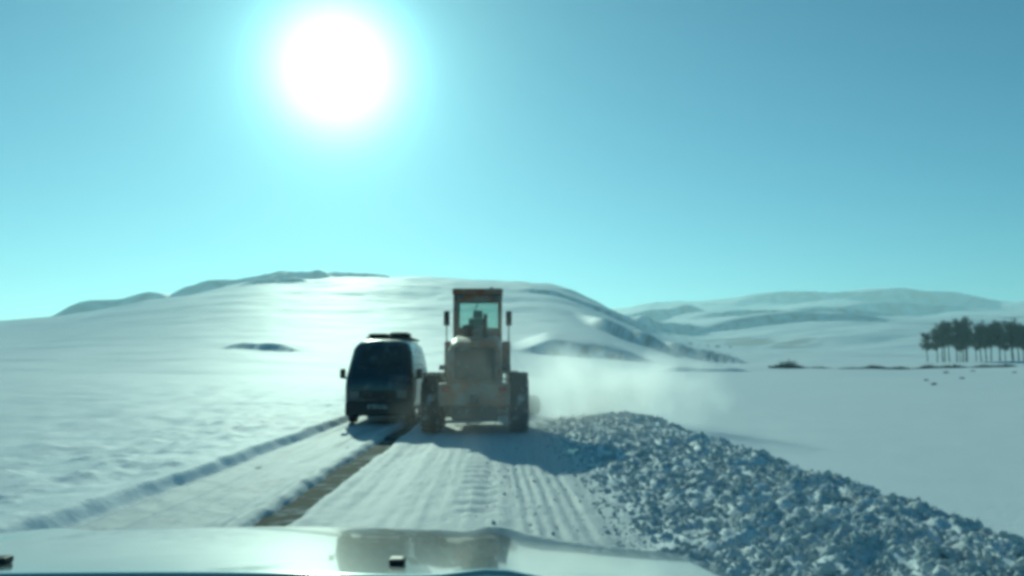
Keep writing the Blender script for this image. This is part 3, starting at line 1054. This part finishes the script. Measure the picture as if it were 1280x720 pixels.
def shrub(name, x, y, rad, hgt, n, label, mtl='twig', group=None, cat='shrub', sx=1.0, w0=0.03):
    rs = random.Random(int(x * 13 + y * 7))
    vs_, fs_ = [], []
    for k in range(n):
        a, q = rs.uniform(0, 6.283), math.sqrt(rs.random()) * rad * 0.8
        bx_, by_ = math.cos(a) * q * sx, math.sin(a) * q
        gzz = gz(x + bx_, y + by_) - gz(x, y) - 0.04
        hh = hgt * rs.uniform(0.25, 1.0) * (1 - 0.85 * (q / rad / 0.8) ** 1.3) + 0.06
        hh *= 0.75 + 0.5 * math.sin(bx_ * 0.9 + x) * math.sin(bx_ * 0.37)
        d = Vector((math.cos(a) * 0.35 + rs.gauss(0, 0.25), math.sin(a) * 0.35 + rs.gauss(0, 0.25), 1))
        s0 = Vector((bx_, by_, gzz))
        m0 = s0 + d * hh * 0.6
        e_ = s0 + d * hh + Vector((rs.gauss(0, 0.12), rs.gauss(0, 0.12), 0)) * hh
        w_ = d.cross(Vector((rs.gauss(0, 1), rs.gauss(0, 1), 0.1))).normalized() * w0 * rs.uniform(0.6, 1.3)
        o = len(vs_)
        vs_ += [s0 - w_, s0 + w_, m0 + w_ * 0.8, m0 - w_ * 0.8, e_]
        fs_ += [(o, o + 1, o + 2, o + 3), (o + 3, o + 2, o + 4)]
    ob = MB().add(vs_, fs_).build(name, mtl, None, False, (x, y, gz(x, y)))
    tag(ob, label, cat, group)
    return ob


shrub('scrub_bush', 53.0, 145, 1.7, 3.0, 800, 'bushy dark shrub standing up at the near end of the low hedge', sx=2.6, w0=0.05)
shrub('scrub_hedge', 82.0, 146, 1.0, 1.0, 4200, 'low dark hedge strip running across the flat snow field', cat='hedge', sx=36.0, w0=0.07)
for k, (x, y, r_, h_) in enumerate(((205, 880, 3.5, 5.0), (215, 884, 4.2, 6.5), (224, 880, 3.6, 4.6), (236, 890, 3.5, 4.0), (246, 886, 3.8, 4.5), (262, 890, 3.0, 3.4))):
    shrub('distant_shrub', x, y, r_, h_, 350, 'small dark shrub in the scattered line below the far hills', group='shrubs below the far hills', w0=0.16)
for k, (x, y, r_, h_) in enumerate(((30.2, 55, 0.2, 0.4), (33.5, 62, 0.2, 0.35), (41, 70, 0.25, 0.4), (52, 92, 0.35, 0.6), (60, 100, 0.35, 0.55), (62, 95, 0.3, 0.5))):
    shrub('dry_weed', x, y, r_, h_, 70, 'low dry weed tuft sticking out of the flat snow field', 'straw', 'weeds in the snow field', 'weed', w0=0.016)
shrub('roadside_weed', 4.1, 12.4, 0.16, 0.22, 60, 'small dark weed poking out on the windrow crest', 'twig', None, 'weed', w0=0.008)


# ------------------------------------------------------------------ blowing snow and haze
def plume(name, c, rad, dens, nscale, thr, label, seed):
    bm = bmesh.new()
    bmesh.ops.create_icosphere(bm, subdivisions=3, radius=1)
    for v in bm.verts:
        p = v.co
        k = 1 + 0.10 * math.sin(3 * p.x + seed) * math.cos(4 * p.z + 1) + 0.08 * math.sin(5 * p.y + 2 * seed)
        v.co = Vector((p.x * k, p.y * k, p.z * k))
    me = bpy.data.meshes.new(name)
    bm.to_mesh(me)
    bm.free()
    o = bpy.data.objects.new(name, me)
    col.objects.link(o)
    o.location = c
    o.scale = rad
    m = bpy.data.materials.new(name)
    m.use_nodes = True
    nt = m.node_tree
    nt.nodes.clear()
    tcn = nt.nodes.new('ShaderNodeTexCoord')
    geo = nt.nodes.new('ShaderNodeNewGeometry')
    ln = nt.nodes.new('ShaderNodeVectorMath')
    ln.operation = 'LENGTH'
    wz = nt.nodes.new('ShaderNodeTexNoise')
    wz.inputs['Scale'].default_value = 0.55
    wz.inputs['Detail'].default_value = 3
    nt.links.new(geo.outputs['Position'], wz.inputs['Vector'])
    sub = nt.nodes.new('ShaderNodeVectorMath')
    sub.operation = 'SUBTRACT'
    sub.inputs[1].default_value = (0.5, 0.5, 0.5)
    nt.links.new(wz.outputs['Color'], sub.inputs[0])
    sc_ = nt.nodes.new('ShaderNodeVectorMath')
    sc_.operation = 'SCALE'
    sc_.inputs['Scale'].default_value = 1.3
    nt.links.new(sub.outputs[0], sc_.inputs[0])
    ad = nt.nodes.new('ShaderNodeVectorMath')
    ad.operation = 'ADD'
    nt.links.new(tcn.outputs['Object'], ad.inputs[0])
    nt.links.new(sc_.outputs[0], ad.inputs[1])
    nt.links.new(ad.outputs[0], ln.inputs[0])
    mr = nt.nodes.new('ShaderNodeMapRange')
    mr.interpolation_type = 'SMOOTHSTEP'
    mr.inputs[1].default_value = 0.9
    mr.inputs[2].default_value = 0.15
    mr.inputs[3].default_value = 0.0
    mr.inputs[4].default_value = 1.0
    nt.links.new(ln.outputs['Value'], mr.inputs[0])
    nz = nt.nodes.new('ShaderNodeTexNoise')
    nz.inputs['Scale'].default_value = nscale
    nz.inputs['Detail'].default_value = 4
    nt.links.new(geo.outputs['Position'], nz.inputs['Vector'])
    mr2 = nt.nodes.new('ShaderNodeMapRange')
    mr2.inputs[1].default_value = thr
    mr2.inputs[2].default_value = thr + 0.35
    nt.links.new(nz.outputs['Fac'], mr2.inputs[0])
    mu = nt.nodes.new('ShaderNodeMath')
    mu.operation = 'MULTIPLY'
    nt.links.new(mr.outputs[0], mu.inputs[0])
    nt.links.new(mr2.outputs[0], mu.inputs[1])
    mu2 = nt.nodes.new('ShaderNodeMath')
    mu2.operation = 'MULTIPLY'
    nt.links.new(mu.outputs[0], mu2.inputs[0])
    mu2.inputs[1].default_value = dens
    pv = nt.nodes.new('ShaderNodeVolumePrincipled')
    pv.inputs['Color'].default_value = (0.95, 0.97, 0.98, 1)
    pv.inputs['Anisotropy'].default_value = 0.6
    nt.links.new(mu2.outputs[0], pv.inputs['Density'])
    out = nt.nodes.new('ShaderNodeOutputMaterial')
    nt.links.new(pv.outputs[0], out.inputs['Volume'])
    me.materials.append(m)
    tag(o, label, 'blowing snow', kind='stuff')
    return o


plume('snow_plume', (2.9, 21.5, 0.55), (3.4, 5.0, 2.0), 1.25, 1.3, 0.38, 'cloud of powder snow thrown up beside the grader blade', 1.0)
plume('snow_dust_veil', (0.6, 16.6, 0.5), (3.3, 5.5, 2.9), 0.062, 0.8, 0.25, 'thin powder snow swirling round the grader wheels', 2.3)  # powder round the wheels, volume enlarged to imitate veiling glare

zmax = float(GZ.max())
zmin = float(GZ.min())
hm = MB().box(AX[0] - 50, AX[-1] + 50, AY[0] - 50, AY[-1] + 50, zmin - 1.0, zmax + 8)
hz_o = hm.build('haze', 'steel')
hmat = bpy.data.materials.new('haze')
hmat.use_nodes = True
nt = hmat.node_tree
nt.nodes.clear()
pv = nt.nodes.new('ShaderNodeVolumePrincipled')
pv.inputs['Color'].default_value = (0.72, 0.95, 1.0, 1)
pv.inputs['Density'].default_value = 2.1e-4
pv.inputs['Anisotropy'].default_value = 0.45
out = nt.nodes.new('ShaderNodeOutputMaterial')
nt.links.new(pv.outputs[0], out.inputs['Volume'])
hz_o.data.materials.clear()
hz_o.data.materials.append(hmat)
tag(hz_o, 'pale bluish winter haze over the snow country', 'haze', kind='stuff')
print('terrain', nx, ny, zmin, zmax)
